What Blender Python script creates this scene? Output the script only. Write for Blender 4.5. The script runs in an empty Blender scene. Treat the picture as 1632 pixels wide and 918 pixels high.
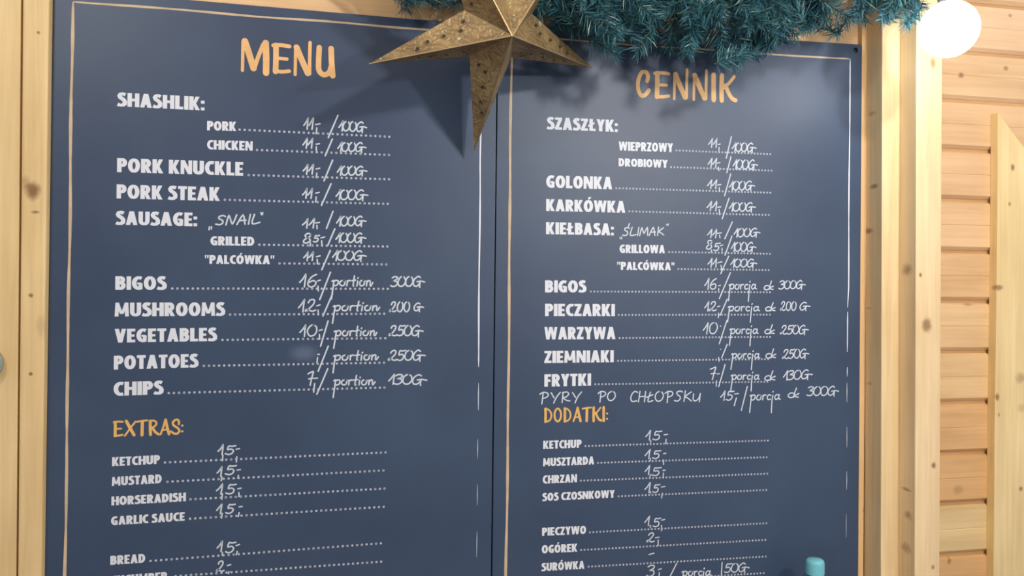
import bpy, bmesh, math, random
from mathutils import Vector, Matrix
C = bpy.context.scene.collection
PI = math.pi
rng = random.Random(7)

# ------------------------------------------------------------------ camera
F = 1300.0                       # focal length in pixels of the 1632 px wide frame
CAMZ = 1.60
YAW, PITCH, ROLL = [math.radians(a) for a in (12.3, -0.15, 0.42)]
cy, sy = math.cos(YAW), math.sin(YAW); cp, sp = math.cos(PITCH), math.sin(PITCH); cr, sr = math.cos(ROLL), math.sin(ROLL)
Ry = Matrix(((cy, 0, -sy), (0, 1, 0), (sy, 0, cy)))
Rp = Matrix(((1, 0, 0), (0, cp, -sp), (0, sp, cp)))
Rr = Matrix(((cr, -sr, 0), (sr, cr, 0), (0, 0, 1)))
RM = Rr @ Rp @ Ry                # world (x, -z, y) to camera (right, down, forward)
def wv(r): return Vector((r[0], r[2], -r[1]))
right, down, fwd = wv(RM[0]), wv(RM[1]), wv(RM[2])
cam_d = bpy.data.cameras.new('camera'); cam = bpy.data.objects.new('camera', cam_d); C.objects.link(cam)
cam_d.sensor_width = 36; cam_d.lens = F / 1632 * 36; cam_d.clip_start = 0.01
M = Matrix.Identity(4)
for i in range(3):
    M[i][0] = right[i]; M[i][1] = -down[i]; M[i][2] = -fwd[i]
M[0][3], M[1][3], M[2][3] = 0, 0, CAMZ
cam.matrix_world = M
bpy.context.scene.camera = cam
RT = RM.transposed()
def at(px, py, Y):
    """the world point at distance Y from the camera wall-wards that is seen at a pixel"""
    d = RT @ Vector(((px - 816) / F, (py - 459) / F, 1))
    d = d / d[2] * Y
    return Vector((d[0], Y, CAMZ - d[1]))

# ------------------------------------------------------------------ world, exposure
W = bpy.data.worlds.new('world'); bpy.context.scene.world = W; W.use_nodes = True
W.node_tree.nodes['Background'].inputs[0].default_value = (0.90, 0.95, 1.0, 1)
W.node_tree.nodes['Background'].inputs[1].default_value = 0.56
vs = bpy.context.scene.view_settings
vs.view_transform = 'Standard'; vs.look = 'None'; vs.gamma = 1; vs.use_curve_mapping = False
vs.exposure = 0.0
LAMP_COL = (1.0, 0.96, 0.90)
LAMPS = [  # centre, radius, strength, label
    ((0.885, 1.040, CAMZ + 0.3905), 0.041, 15, 'glowing white globe bulb hanging beside the garland end, in front of the pine siding'),
    ((1.02, -0.12, CAMZ + 0.42), 0.046, 285, 'globe bulb of the string hanging nearest the counter'),
    ((0.86, -0.10, CAMZ + 0.78), 0.048, 400, 'globe bulb of the string hanging highest over the counter'),
    ((-0.75, 0.15, CAMZ + 0.85), 0.050, 170, 'globe bulb of the string hanging at the left end'),
]

# ------------------------------------------------------------------ materials
def new_mat(name):
    m = bpy.data.materials.new(name); m.use_nodes = True
    return m, m.node_tree.nodes, m.node_tree.links, m.node_tree.nodes['Principled BSDF']
def sr2l(c):
    return tuple(((v / 255) / 12.92 if v / 255 <= .04045 else ((v / 255 + .055) / 1.055) ** 2.4) for v in c) + (1,)
def plain(name, col, rough=.6, metal=0, emis=None, spec=None, noise=0, scale=60):
    m, n, l, b = new_mat(name)
    b.inputs['Base Color'].default_value = sr2l(col); b.inputs['Roughness'].default_value = rough; b.inputs['Metallic'].default_value = metal
    if spec is not None: b.inputs['Specular IOR Level'].default_value = spec
    if emis: b.inputs['Emission Color'].default_value = emis[0] + (1,); b.inputs['Emission Strength'].default_value = emis[1]
    if noise:
        g = n.new('ShaderNodeNewGeometry'); t = n.new('ShaderNodeTexNoise'); t.inputs['Scale'].default_value = scale; t.inputs['Detail'].default_value = 3
        r = n.new('ShaderNodeMapRange'); r.inputs['From Min'].default_value = .3; r.inputs['From Max'].default_value = .7
        r.inputs['To Min'].default_value = 1 - noise; r.inputs['To Max'].default_value = 1 + noise
        h = n.new('ShaderNodeMix'); h.data_type = 'RGBA'; h.blend_type = 'MULTIPLY'; h.inputs[0].default_value = 1
        h.inputs[6].default_value = sr2l(col)
        l.new(g.outputs['Position'], t.inputs['Vector']); l.new(t.outputs[0], r.inputs['Value']); l.new(r.outputs[0], h.inputs[7]); l.new(h.outputs[2], b.inputs['Base Color'])
    return m
def wood(name, col, vertical=True, knots=(), seed=0.0, rough=.5):
    """pine: fine streaks along the board, broad tone shifts, knots at listed world places (centre, half width, half height, darkness)"""
    m, n, l, b = new_mat(name)
    b.inputs['Roughness'].default_value = rough
    g = n.new('ShaderNodeNewGeometry'); mp = n.new('ShaderNodeMapping'); mp.vector_type = 'POINT'
    mp.inputs['Location'].default_value = (seed * 3.1, seed * 1.7, seed * 5.3)
    mp.inputs['Scale'].default_value = (1, 1, .045) if vertical else (.045, 1, 1)
    l.new(g.outputs['Position'], mp.inputs['Vector'])
    t = n.new('ShaderNodeTexNoise'); t.inputs['Scale'].default_value = 130; t.inputs['Detail'].default_value = 4; t.inputs['Distortion'].default_value = .5
    l.new(mp.outputs[0], t.inputs['Vector'])
    t2 = n.new('ShaderNodeTexNoise'); t2.inputs['Scale'].default_value = 22; t2.inputs['Detail'].default_value = 2
    l.new(mp.outputs[0], t2.inputs['Vector'])
    mp3 = n.new('ShaderNodeMapping'); mp3.inputs['Location'].default_value = (seed, seed, seed); mp3.inputs['Scale'].default_value = (1, 1, .35) if vertical else (.35, 1, 1)
    l.new(g.outputs['Position'], mp3.inputs['Vector'])
    t3 = n.new('ShaderNodeTexNoise'); t3.inputs['Scale'].default_value = 14; t3.inputs['Detail'].default_value = 3
    l.new(mp3.outputs[0], t3.inputs['Vector'])
    a = n.new('ShaderNodeMath'); a.operation = 'MULTIPLY_ADD'; a.inputs[1].default_value = .45; l.new(t.outputs[0], a.inputs[0]); 
    a2 = n.new('ShaderNodeMath'); a2.operation = 'MULTIPLY_ADD'; a2.inputs[1].default_value = .4; l.new(t2.outputs[0], a2.inputs[0]); l.new(a2.outputs[0], a.inputs[2])
    a3 = n.new('ShaderNodeMath'); a3.operation = 'MULTIPLY'; a3.inputs[1].default_value = .5; l.new(t3.outputs[0], a3.inputs[0]); l.new(a3.outputs[0], a2.inputs[2])
    ramp = n.new('ShaderNodeValToRGB'); c = sr2l(col)
    ramp.color_ramp.elements[0].position = .45; ramp.color_ramp.elements[0].color = (c[0] * .84, c[1] * .79, c[2] * .72, 1)
    ramp.color_ramp.elements[1].position = .86; ramp.color_ramp.elements[1].color = (min(1, c[0] * 1.10), min(1, c[1] * 1.12), min(1, c[2] * 1.16), 1)
    l.new(a.outputs[0], ramp.inputs[0])
    cur = ramp.outputs[0]
    for (kc, rx, rz, dk) in knots:
        s = n.new('ShaderNodeVectorMath'); s.operation = 'SUBTRACT'; s.inputs[1].default_value = kc; l.new(g.outputs['Position'], s.inputs[0])
        d = n.new('ShaderNodeVectorMath'); d.operation = 'MULTIPLY'; d.inputs[1].default_value = (1 / rx, 1 / max(rx, .012), 1 / rz); l.new(s.outputs[0], d.inputs[0])
        nn = n.new('ShaderNodeTexNoise'); nn.inputs['Scale'].default_value = 90; l.new(g.outputs['Position'], nn.inputs['Vector'])
        ln = n.new('ShaderNodeVectorMath'); ln.operation = 'LENGTH'; l.new(d.outputs[0], ln.inputs[0])
        ad = n.new('ShaderNodeMath'); ad.operation = 'MULTIPLY_ADD'; ad.inputs[1].default_value = .9; l.new(nn.outputs[0], ad.inputs[0]); l.new(ln.outputs[1], ad.inputs[2])
        r = n.new('ShaderNodeMapRange'); r.interpolation_type = 'SMOOTHSTEP'; r.inputs['From Min'].default_value = .75; r.inputs['From Max'].default_value = 1.9; r.inputs['To Min'].default_value = dk; r.inputs['To Max'].default_value = 0
        l.new(ad.outputs[0], r.inputs['Value'])
        mx = n.new('ShaderNodeMix'); mx.data_type = 'RGBA'; l.new(r.outputs[0], mx.inputs[0]); l.new(cur, mx.inputs[6]); mx.inputs[7].default_value = sr2l((118, 70, 36))
        cur = mx.outputs[2]
    l.new(cur, b.inputs['Base Color'])
    bp = n.new('ShaderNodeBump'); bp.inputs['Strength'].default_value = .12; bp.inputs['Distance'].default_value = .0015
    l.new(t.outputs[0], bp.inputs['Height']); l.new(bp.outputs[0], b.inputs['Normal'])
    return m

def slate():
    m, n, l, b = new_mat('slate_paint')
    g = n.new('ShaderNodeNewGeometry')
    t = n.new('ShaderNodeTexNoise'); t.inputs['Scale'].default_value = 5; t.inputs['Detail'].default_value = 4
    t2 = n.new('ShaderNodeTexNoise'); t2.inputs['Scale'].default_value = 420; t2.inputs['Detail'].default_value = 2
    l.new(g.outputs['Position'], t.inputs['Vector']); l.new(g.outputs['Position'], t2.inputs['Vector'])
    mx = n.new('ShaderNodeMath'); mx.operation = 'MULTIPLY_ADD'; mx.inputs[1].default_value = .35; l.new(t2.outputs[0], mx.inputs[0]); l.new(t.outputs[0], mx.inputs[2])
    r = n.new('ShaderNodeValToRGB'); r.color_ramp.elements[0].position = .4; r.color_ramp.elements[1].position = .95
    r.color_ramp.elements[0].color = sr2l((43, 63, 96)); r.color_ramp.elements[1].color = sr2l((58, 80, 111))
    l.new(mx.outputs[0], r.inputs[0])
    # one pale smudge where a price has been rubbed out
    s = n.new('ShaderNodeVectorMath'); s.operation = 'SUBTRACT'; s.inputs[1].default_value = at(484, 563, 1.25); l.new(g.outputs['Position'], s.inputs[0])
    d = n.new('ShaderNodeVectorMath'); d.operation = 'MULTIPLY'; d.inputs[1].default_value = (1 / .026, 0, 1 / .016); l.new(s.outputs[0], d.inputs[0])
    ln = n.new('ShaderNodeVectorMath'); ln.operation = 'LENGTH'; l.new(d.outputs[0], ln.inputs[0])
    mr = n.new('ShaderNodeMapRange'); mr.interpolation_type = 'SMOOTHSTEP'; mr.inputs['From Min'].default_value = .1; mr.inputs['From Max'].default_value = 1.1; mr.inputs['To Min'].default_value = .30; mr.inputs['To Max'].default_value = 0
    l.new(ln.outputs[1], mr.inputs['Value'])
    m2 = n.new('ShaderNodeMix'); m2.data_type = 'RGBA'; l.new(mr.outputs[0], m2.inputs[0]); l.new(r.outputs[0], m2.inputs[6]); m2.inputs[7].default_value = sr2l((130, 150, 180))
    l.new(m2.outputs[2], b.inputs['Base Color'])
    b.inputs['Roughness'].default_value = .46; b.inputs['Specular IOR Level'].default_value = .6
    return m
SLATE = slate()
EDGE = plain('board_edge', (40, 44, 55), .6)
PRINT = plain('white_print', (228, 236, 250), .6)
CHALK = plain('white_chalk_marker', (208, 220, 236), .7)
DOT = plain('dot_print', (190, 198, 216), .7)
GOLDP = plain('cream_gold_paint', (208, 188, 160), .6, noise=.12, scale=40)
ORANGE = plain('orange_paint', (238, 192, 134), .6, noise=.08, scale=50)
ORANGE2 = plain('amber_paint', (232, 186, 108), .6, noise=.08, scale=50)

# ------------------------------------------------------------------ mesh helpers
def link(name, verts, faces, mat, parent=None, smooth=False):
    me = bpy.data.meshes.new(name); me.from_pydata([tuple(v) for v in verts], [], faces); me.update()
    if smooth: me.polygons.foreach_set('use_smooth', [True] * len(me.polygons))
    if mat: me.materials.append(mat)
    o = bpy.data.objects.new(name, me); C.objects.link(o)
    if parent: o.parent = parent; o.matrix_parent_inverse = parent.matrix_basis.inverted()
    return o
def tag(o, label, cat, group=None, kind=None):
    if label: o['label'] = label
    if cat: o['category'] = cat
    if group: o['group'] = group
    if kind: o['kind'] = kind
    return o
def thing(name, loc, label, cat, group=None):
    o = bpy.data.objects.new(name, None); o.location = loc; o.empty_display_size = .05; C.objects.link(o)
    return tag(o, label, cat, group)
def struct(o): o['kind'] = 'structure'; return o
def bm_obj(name, bm, mat, parent=None, smooth=False, bevel=0):
    if bevel: bmesh.ops.bevel(bm, geom=[e for e in bm.edges], offset=bevel, segments=2, affect='EDGES', profile=.6)
    bmesh.ops.recalc_face_normals(bm, faces=bm.faces)
    me = bpy.data.meshes.new(name); bm.to_mesh(me); bm.free()
    if smooth: me.polygons.foreach_set('use_smooth', [True] * len(me.polygons))
    if mat: me.materials.append(mat)
    o = bpy.data.objects.new(name, me); C.objects.link(o)
    if parent: o.parent = parent; o.matrix_parent_inverse = parent.matrix_basis.inverted()
    return o
def prism(name, front, depth, mat, parent=None, bevel=.0015):
    """front: world points of a face turned to the room; pushed back by depth"""
    bm = bmesh.new()
    a = [bm.verts.new(p) for p in front]; b = [bm.verts.new(Vector(p) + Vector((0, depth, 0))) for p in front]
    bm.faces.new(a); bm.faces.new(list(reversed(b)))
    k = len(a)
    for i in range(k): bm.faces.new((a[i], b[i], b[(i + 1) % k], a[(i + 1) % k]))
    return bm_obj(name, bm, mat, parent, bevel=bevel)
def box(name, lo, hi, mat, parent=None, bevel=.0015):
    return prism(name, [(lo[0], lo[1], lo[2]), (hi[0], lo[1], lo[2]), (hi[0], lo[1], hi[2]), (lo[0], lo[1], hi[2])], hi[1] - lo[1], mat, parent, bevel)
def lathe(name, prof, centre, mat, parent=None, seg=32, axis='z'):
    v = []; f = []; n = len(prof)
    for j in range(seg):
        a = 2 * PI * j / seg
        for r, z in prof:
            if axis == 'z': v.append((centre[0] + r * math.cos(a), centre[1] + r * math.sin(a), centre[2] + z))
            else: v.append((centre[0] + r * math.cos(a), centre[1] - z, centre[2] + r * math.sin(a)))
    for j in range(seg):
        k = (j + 1) % seg
        for i in range(n - 1): f.append((j * n + i, k * n + i, k * n + i + 1, j * n + i + 1))
    return link(name, v, f, mat, parent, smooth=True)
def tube_data(pts, rad, seg=8):
    v = []; f = []; n = len(pts)
    for i, p in enumerate(pts):
        p = Vector(p); t = (Vector(pts[min(i + 1, n - 1)]) - Vector(pts[max(i - 1, 0)])).normalized()
        u = t.orthogonal().normalized(); w = t.cross(u); r = rad[i] if isinstance(rad, (list, tuple)) else rad
        for k in range(seg):
            a = 2 * PI * k / seg; v.append(p + (u * math.cos(a) + w * math.sin(a)) * r)
    for i in range(n - 1):
        for k in range(seg):
            k2 = (k + 1) % seg; f.append((i * seg + k, i * seg + k2, (i + 1) * seg + k2, (i + 1) * seg + k))
    f.append(tuple(range(seg))); f.append(tuple((n - 1) * seg + k for k in range(seg)))
    return v, f
def tube(name, pts, rad, mat, parent=None, seg=8):
    v, f = tube_data(pts, rad, seg); return link(name, v, f, mat, parent, smooth=True)

# ------------------------------------------------------------------ the hut wall
YB = 1.25                                    # face of the menu boards
def vx(xa, xb, y):                           # x of a plumb edge seen at xa at the top and xb at the bottom of the picture
    return xa + (xb - xa) * y / 918
TOP, BOT = -330, 1300
def quad(xl, xr, Y, top=TOP, bot=BOT):
    return [at(vx(*xl, bot), bot, Y), at(vx(*xr, bot), bot, Y), at(vx(*xr, top), top, Y), at(vx(*xl, top), top, Y)]
def knot(px, py, Y, rx, ry, dk=.8):
    s = Y * 1.08 / F
    return (tuple(at(px, py, Y)), rx * s, ry * s, dk)

struct(box('wall_back', (-3, 1.32, 0), (3.2, 1.40, 2.9), wood('backing_wood', (205, 172, 128), False, seed=9), bevel=0))
struct(box('floor', (-3, -2.2, -.05), (3.2, 1.40, 0), plain('floor_boards', (120, 100, 80), .8, noise=.15, scale=8), bevel=0))
# left posts
YL = 1.237
struct(prism('trim_1', quad((-110, -122), (33.5, 26), YL + .004), .079, wood('pine_left_outer', (234, 207, 154), seed=1.3)))
struct(prism('trim_2', quad((36, 28), (78.5, 66), YL), .083, wood('pine_left_inner', (236, 209, 156), seed=2.1, knots=[
    knot(52, 304, YL, 9, 11, .85), knot(57, 338, YL, 5, 2, .7), knot(61, 52, YL, 2, 2, .8), knot(49, 471, YL, 3, 3, .8), knot(49, 596, YL, 2.5, 2.5, .85), knot(41, 291, YL, 6, 9, .35), knot(66, 520, YL, 6, 14, .22)]), bevel=.003))
# beam over the boards and the batten right of them
Ytr = YB + .011
struct(prism('trim_3', [at(60, -14, Ytr), at(1368, 84, Ytr), at(1370, -150, Ytr), at(60, -250, Ytr)], .058, wood('pine_beam', (232, 196, 152), False, seed=4.4)))
struct(prism('trim_4', quad((1374.4, 1367.7), (1384, 1376), 1.2503, top=-150), .0697, wood('pine_batten', (228, 190, 140), seed=5.2, knots=[
    knot(1380, 202, Ytr, 7, 4, .85), knot(1371.5, 811, Ytr, 5, 4, .95)])))
# stepped door posts on the right
Yp1, Yp2 = 1.2085, 1.169
struct(prism('trim_5', quad((1406.5, 1404), (1435, 1432.5), Yp1, top=-200), .111, wood('pine_post_inner', (236, 213, 168), seed=6.6, knots=[
    knot(1392, 297, 1.23, 3, 4, .7), knot(1386, 368, 1.243, 4, 5, .8), knot(1388, 611, 1.24, 3, 4, .7), knot(1385, 491, 1.245, 2.5, 3, .7), knot(1389, 181, 1.235, 2, 4, .4)]), bevel=.002))
struct(prism('trim_6', quad((1461, 1458), (1502.5, 1497.5), Yp2, top=-200), .150, wood('pine_post_outer', (238, 214, 172), seed=7.7, knots=[
    knot(1448, 430, 1.19, 8, 11, .62), knot(1451, 821, 1.186, 6, 9, .85), knot(1444, 780, 1.19, 3, 3, .6), knot(1467, 438, Yp2, 3, 4, .85), knot(1477, 518, Yp2, 9, 12, .72), knot(1488, 742, Yp2, 4, 5, .8),
    knot(1487, 904, Yp2, 3, 4, .7), knot(1487, 100, Yp2, 6, 9, .6), knot(1445, 873, 1.19, 2, 9, .5)]), bevel=.002))
# horizontal siding: one object per plank, a milled groove half way up each
YS = 1.275
gy = [-156, -76, 3, 82, 160, 239, 319, 401, 481, 561, 642, 723, 803, 884, 965, 1046]
zs = [at(1540, y, YS).z for y in gy]
siding = struct(box('wall_right', (0.95, YS + .0075, at(1540, 1046, YS).z), (1.75, YS + .04, at(1540, -156, YS).z), wood('siding_back', (196, 158, 112), False, seed=3), bevel=0))
kn = {1: [knot(1610, 25, YS, 4, 3, .5)], 2: [knot(1610, 25, YS, 4, 3, .5)], 3: [knot(1532, 120, YS, 6, 5, .7), knot(1603, 109, YS, 5, 4, .55)], 8: [knot(1543, 485, YS, 8, 3, .5)], 12: [knot(1527, 781, YS, 10, 8, .32)], 11: [knot(1527, 781, YS, 10, 8, .32)], 13: [knot(1513, 894, YS, 4, 6, .6)]}
cols = [(226, 190, 146), (224, 188, 142), (228, 192, 148), (230, 194, 146), (226, 188, 138), (224, 184, 134), (226, 186, 134), (226, 186, 130), (228, 190, 134), (228, 190, 132), (224, 178, 118), (224, 178, 116), (226, 196, 136), (222, 176, 114), (228, 196, 138)]
for i in range(len(gy) - 1):
    zt, zb = zs[i] - .003, zs[i + 1] + .003
    zm = (zt + zb) / 2 + .001
    x0, x1 = .955, 1.74
    # cross-section from the bottom lip to the top
    sec = [(YS + .0074, zb), (YS + .006, zb), (YS + .0012, zb + .0045), (YS, zb + .006), (YS, zm - .0012), (YS + .0009, zm), (YS, zm + .0012), (YS, zt - .003), (YS + .005, zt), (YS + .0074, zt)]
    bm = bmesh.new(); A = [bm.verts.new((x0, y, z)) for y, z in sec]; B = [bm.verts.new((x1, y, z)) for y, z in sec]
    bm.faces.new(A); bm.faces.new(list(reversed(B)))
    for k in range(len(sec)): bm.faces.new((A[k], B[k], B[(k + 1) % len(sec)], A[(k + 1) % len(sec)]))
    o = bm_obj('plank', bm, wood('siding_wood', (cols[i][0] - 2, cols[i][1] + 2, cols[i][2] + 12), False, seed=10 + i * 1.37, knots=kn.get(i, ())), siding)
# the pointed upright board standing on the siding
YV = YS - .017
struct(prism('trim_7', [at(1581, BOT, YV), at(1790, BOT, YV), at(1790, 420, YV), at(1642, 249, YV), at(1590.5, 179, YV), at(1589, 400, YV), at(1585, 700, YV)], .0168, wood('pine_upright', (234, 212, 160), seed=12.3, knots=[
    knot(1614, 267, YV, 4, 6, .8), knot(1609, 325, YV, 3, 4, .6), knot(1592, 458, YV, 8, 5, .7), knot(1589.5, 633, YV, 4, 7, .8), knot(1627, 602, YV, 10, 10, .45), knot(1592, 661, YV, 2, 4, .7), knot(1627, 779, YV, 4, 4, .75), knot(1580, 713, YV, 5, 3, .8), knot(1628, 650, YV, 8, 8, .25)]), bevel=.001))

# ------------------------------------------------------------------ lettering on the boards
S_, B_ = .25, .20
def qV(x, y0=0, y1=1, s=S_): return ('q', [(x, y0), (x + s, y0), (x + s, y1), (x, y1)])
def qH(y, x0, x1, b=B_): return ('q', [(x0, y), (x1, y), (x1, y + b), (x0, y + b)])
def qD(xb, xt, y0=0, y1=1, w=.25): return ('q', [(xb, y0), (xb + w, y0), (xt + w, y1), (xt, y1)])
def arc(cx, cy_, rx, ry, a0, a1, n=14):
    return [(cx + rx * math.cos(math.radians(a0 + (a1 - a0) * i / n)), cy_ + ry * math.sin(math.radians(a0 + (a1 - a0) * i / n))) for i in range(n + 1)]
def P(pts, w=None): return ('p', pts, w)
hs, hb = S_ / 2, B_ / 2
bowlP = [(.1, 1 - hb), (.27, 1 - hb)] + arc(.27, .69, .165, .31 - hb, 80, -80, 8) + [(.27, .38 + hb), (.1, .38 + hb)]
S_path = [(.44, .84), (.36, .90), (.27, .915), (.17, .87), (.125, .76), (.16, .65), (.27, .555), (.37, .47), (.42, .35), (.41, .2), (.32, .11), (.2, .085), (.09, .11), (.02, .155)]
LB = {
 'A': (.66, [qD(0, .20, w=.245), qD(.415, .215, w=.245), qH(.2, .12, .54, .17)]),
 'B': (.56, [qV(0), P([(.1, 1 - hb), (.26, 1 - hb)] + arc(.26, .73, .155, .27 - hb, 80, -80, 8) + [(.1, .46 + .08)]), P([(.1, .54), (.27, .54)] + arc(.27, .31, .175, .31 - hb, 80, -80, 8) + [(.1, hb)])]),
 'C': (.53, [P(arc(.39, .5, .39 - hs, .5 - hb, 62, 298, 16))]),
 'D': (.62, [qV(0), P([(.1, 1 - hb), (.22, 1 - hb)] + arc(.22, .5, .40 - hs, .5 - hb, 85, -85, 14) + [(.1, hb)])]),
 'E': (.48, [qV(0), qH(0, 0, .47), qH(.41, 0, .43, .17), qH(1 - B_, 0, .47)]),
 'F': (.47, [qV(0), qH(.38, 0, .43), qH(1 - B_, 0, .47)]),
 'G': (.60, [P(arc(.39, .5, .39 - hs, .5 - hb, 58, 290, 16)), qV(.37, .03, .5, .215), qH(.4, .29, .5, .14)]),
 'H': (.65, [qV(0), qV(.415), qH(.41, .1, .5)]),
 'I': (.235, [qV(0)]),
 'K': (.62, [qV(0), ('q', [(.19, .46), (.36, .40), (.60, 1), (.36, 1)]), ('q', [(.36, 0), (.62, 0), (.37, .56), (.19, .50)])]),
 'L': (.46, [qV(0), qH(0, 0, .46)]),
 'M': (.80, [qD(0, .04, w=.215), qD(.585, .545, w=.215), ('q', [(.30, .18), (.46, .18), (.24, 1), (.04, 1)]), ('q', [(.34, .18), (.50, .18), (.76, 1), (.56, 1)])]),
 'N': (.66, [qV(0, s=.21), qV(.45, s=.21), ('q', [(.42, 0), (.66, 0), (.24, 1), (0, 1)])]),
 'O': (.68, [P(arc(.34, .5, .34 - hs, .5 - hb, 90, 450, 24))]),
 'P': (.55, [qV(0), P(bowlP)]),
 'R': (.59, [qV(0), P(bowlP), ('q', [(.345, 0), (.60, 0), (.40, .46), (.2, .46)])]),
 'S': (.51, [P(S_path)]),
 'T': (.52, [qV(.1425), qH(1 - B_, 0, .52)]),
 'U': (.63, [P([(hs, 1), (hs, .5)] + arc(.315, .33, .315 - hs, .33 - hb, 180, 360, 10) + [(.63 - hs, .5), (.63 - hs, 1)])]),
 'V': (.64, [qD(.2, 0, w=.24), qD(.2, .40, w=.24)]),
 'W': (.94, [qD(.14, 0, w=.21), qD(.17, .35, w=.2), qD(.57, .39, w=.2), qD(.59, .73, w=.21)]),
 'Y': (.60, [qV(.185, 0, .5), ('q', [(.185, .42), (.40, .36), (.24, 1), (0, 1)]), ('q', [(.20, .36), (.42, .42), (.60, 1), (.36, 1)])]),
 'Z': (.50, [qH(0, 0, .50), qH(1 - B_, 0, .50), ('q', [(0, .15), (.25, .15), (.5, .85), (.25, .85)])]),
 ':': (.22, [('q', [(0, 0), (.21, 0), (.21, .22), (0, .22)]), ('q', [(0, .5), (.21, .5), (.21, .72), (0, .72)])]),
 '"': (.36, [('q', [(.04, .62), (.12, .62), (.16, 1), (0, 1)]), ('q', [(.24, .62), (.32, .62), (.36, 1), (.2, 1)])]),
 ' ': (.20, []),
}
LB['Ó'] = (.68, LB['O'][1] + [('q', [(.30, 1.06), (.42, 1.06), (.56, 1.26), (.34, 1.26)])])
LB['Ł'] = (.50, [qV(.05), qH(0, .05, .50), ('q', [(-.05, .32), (-.05, .48), (.42, .74), (.42, .58)])])
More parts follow.
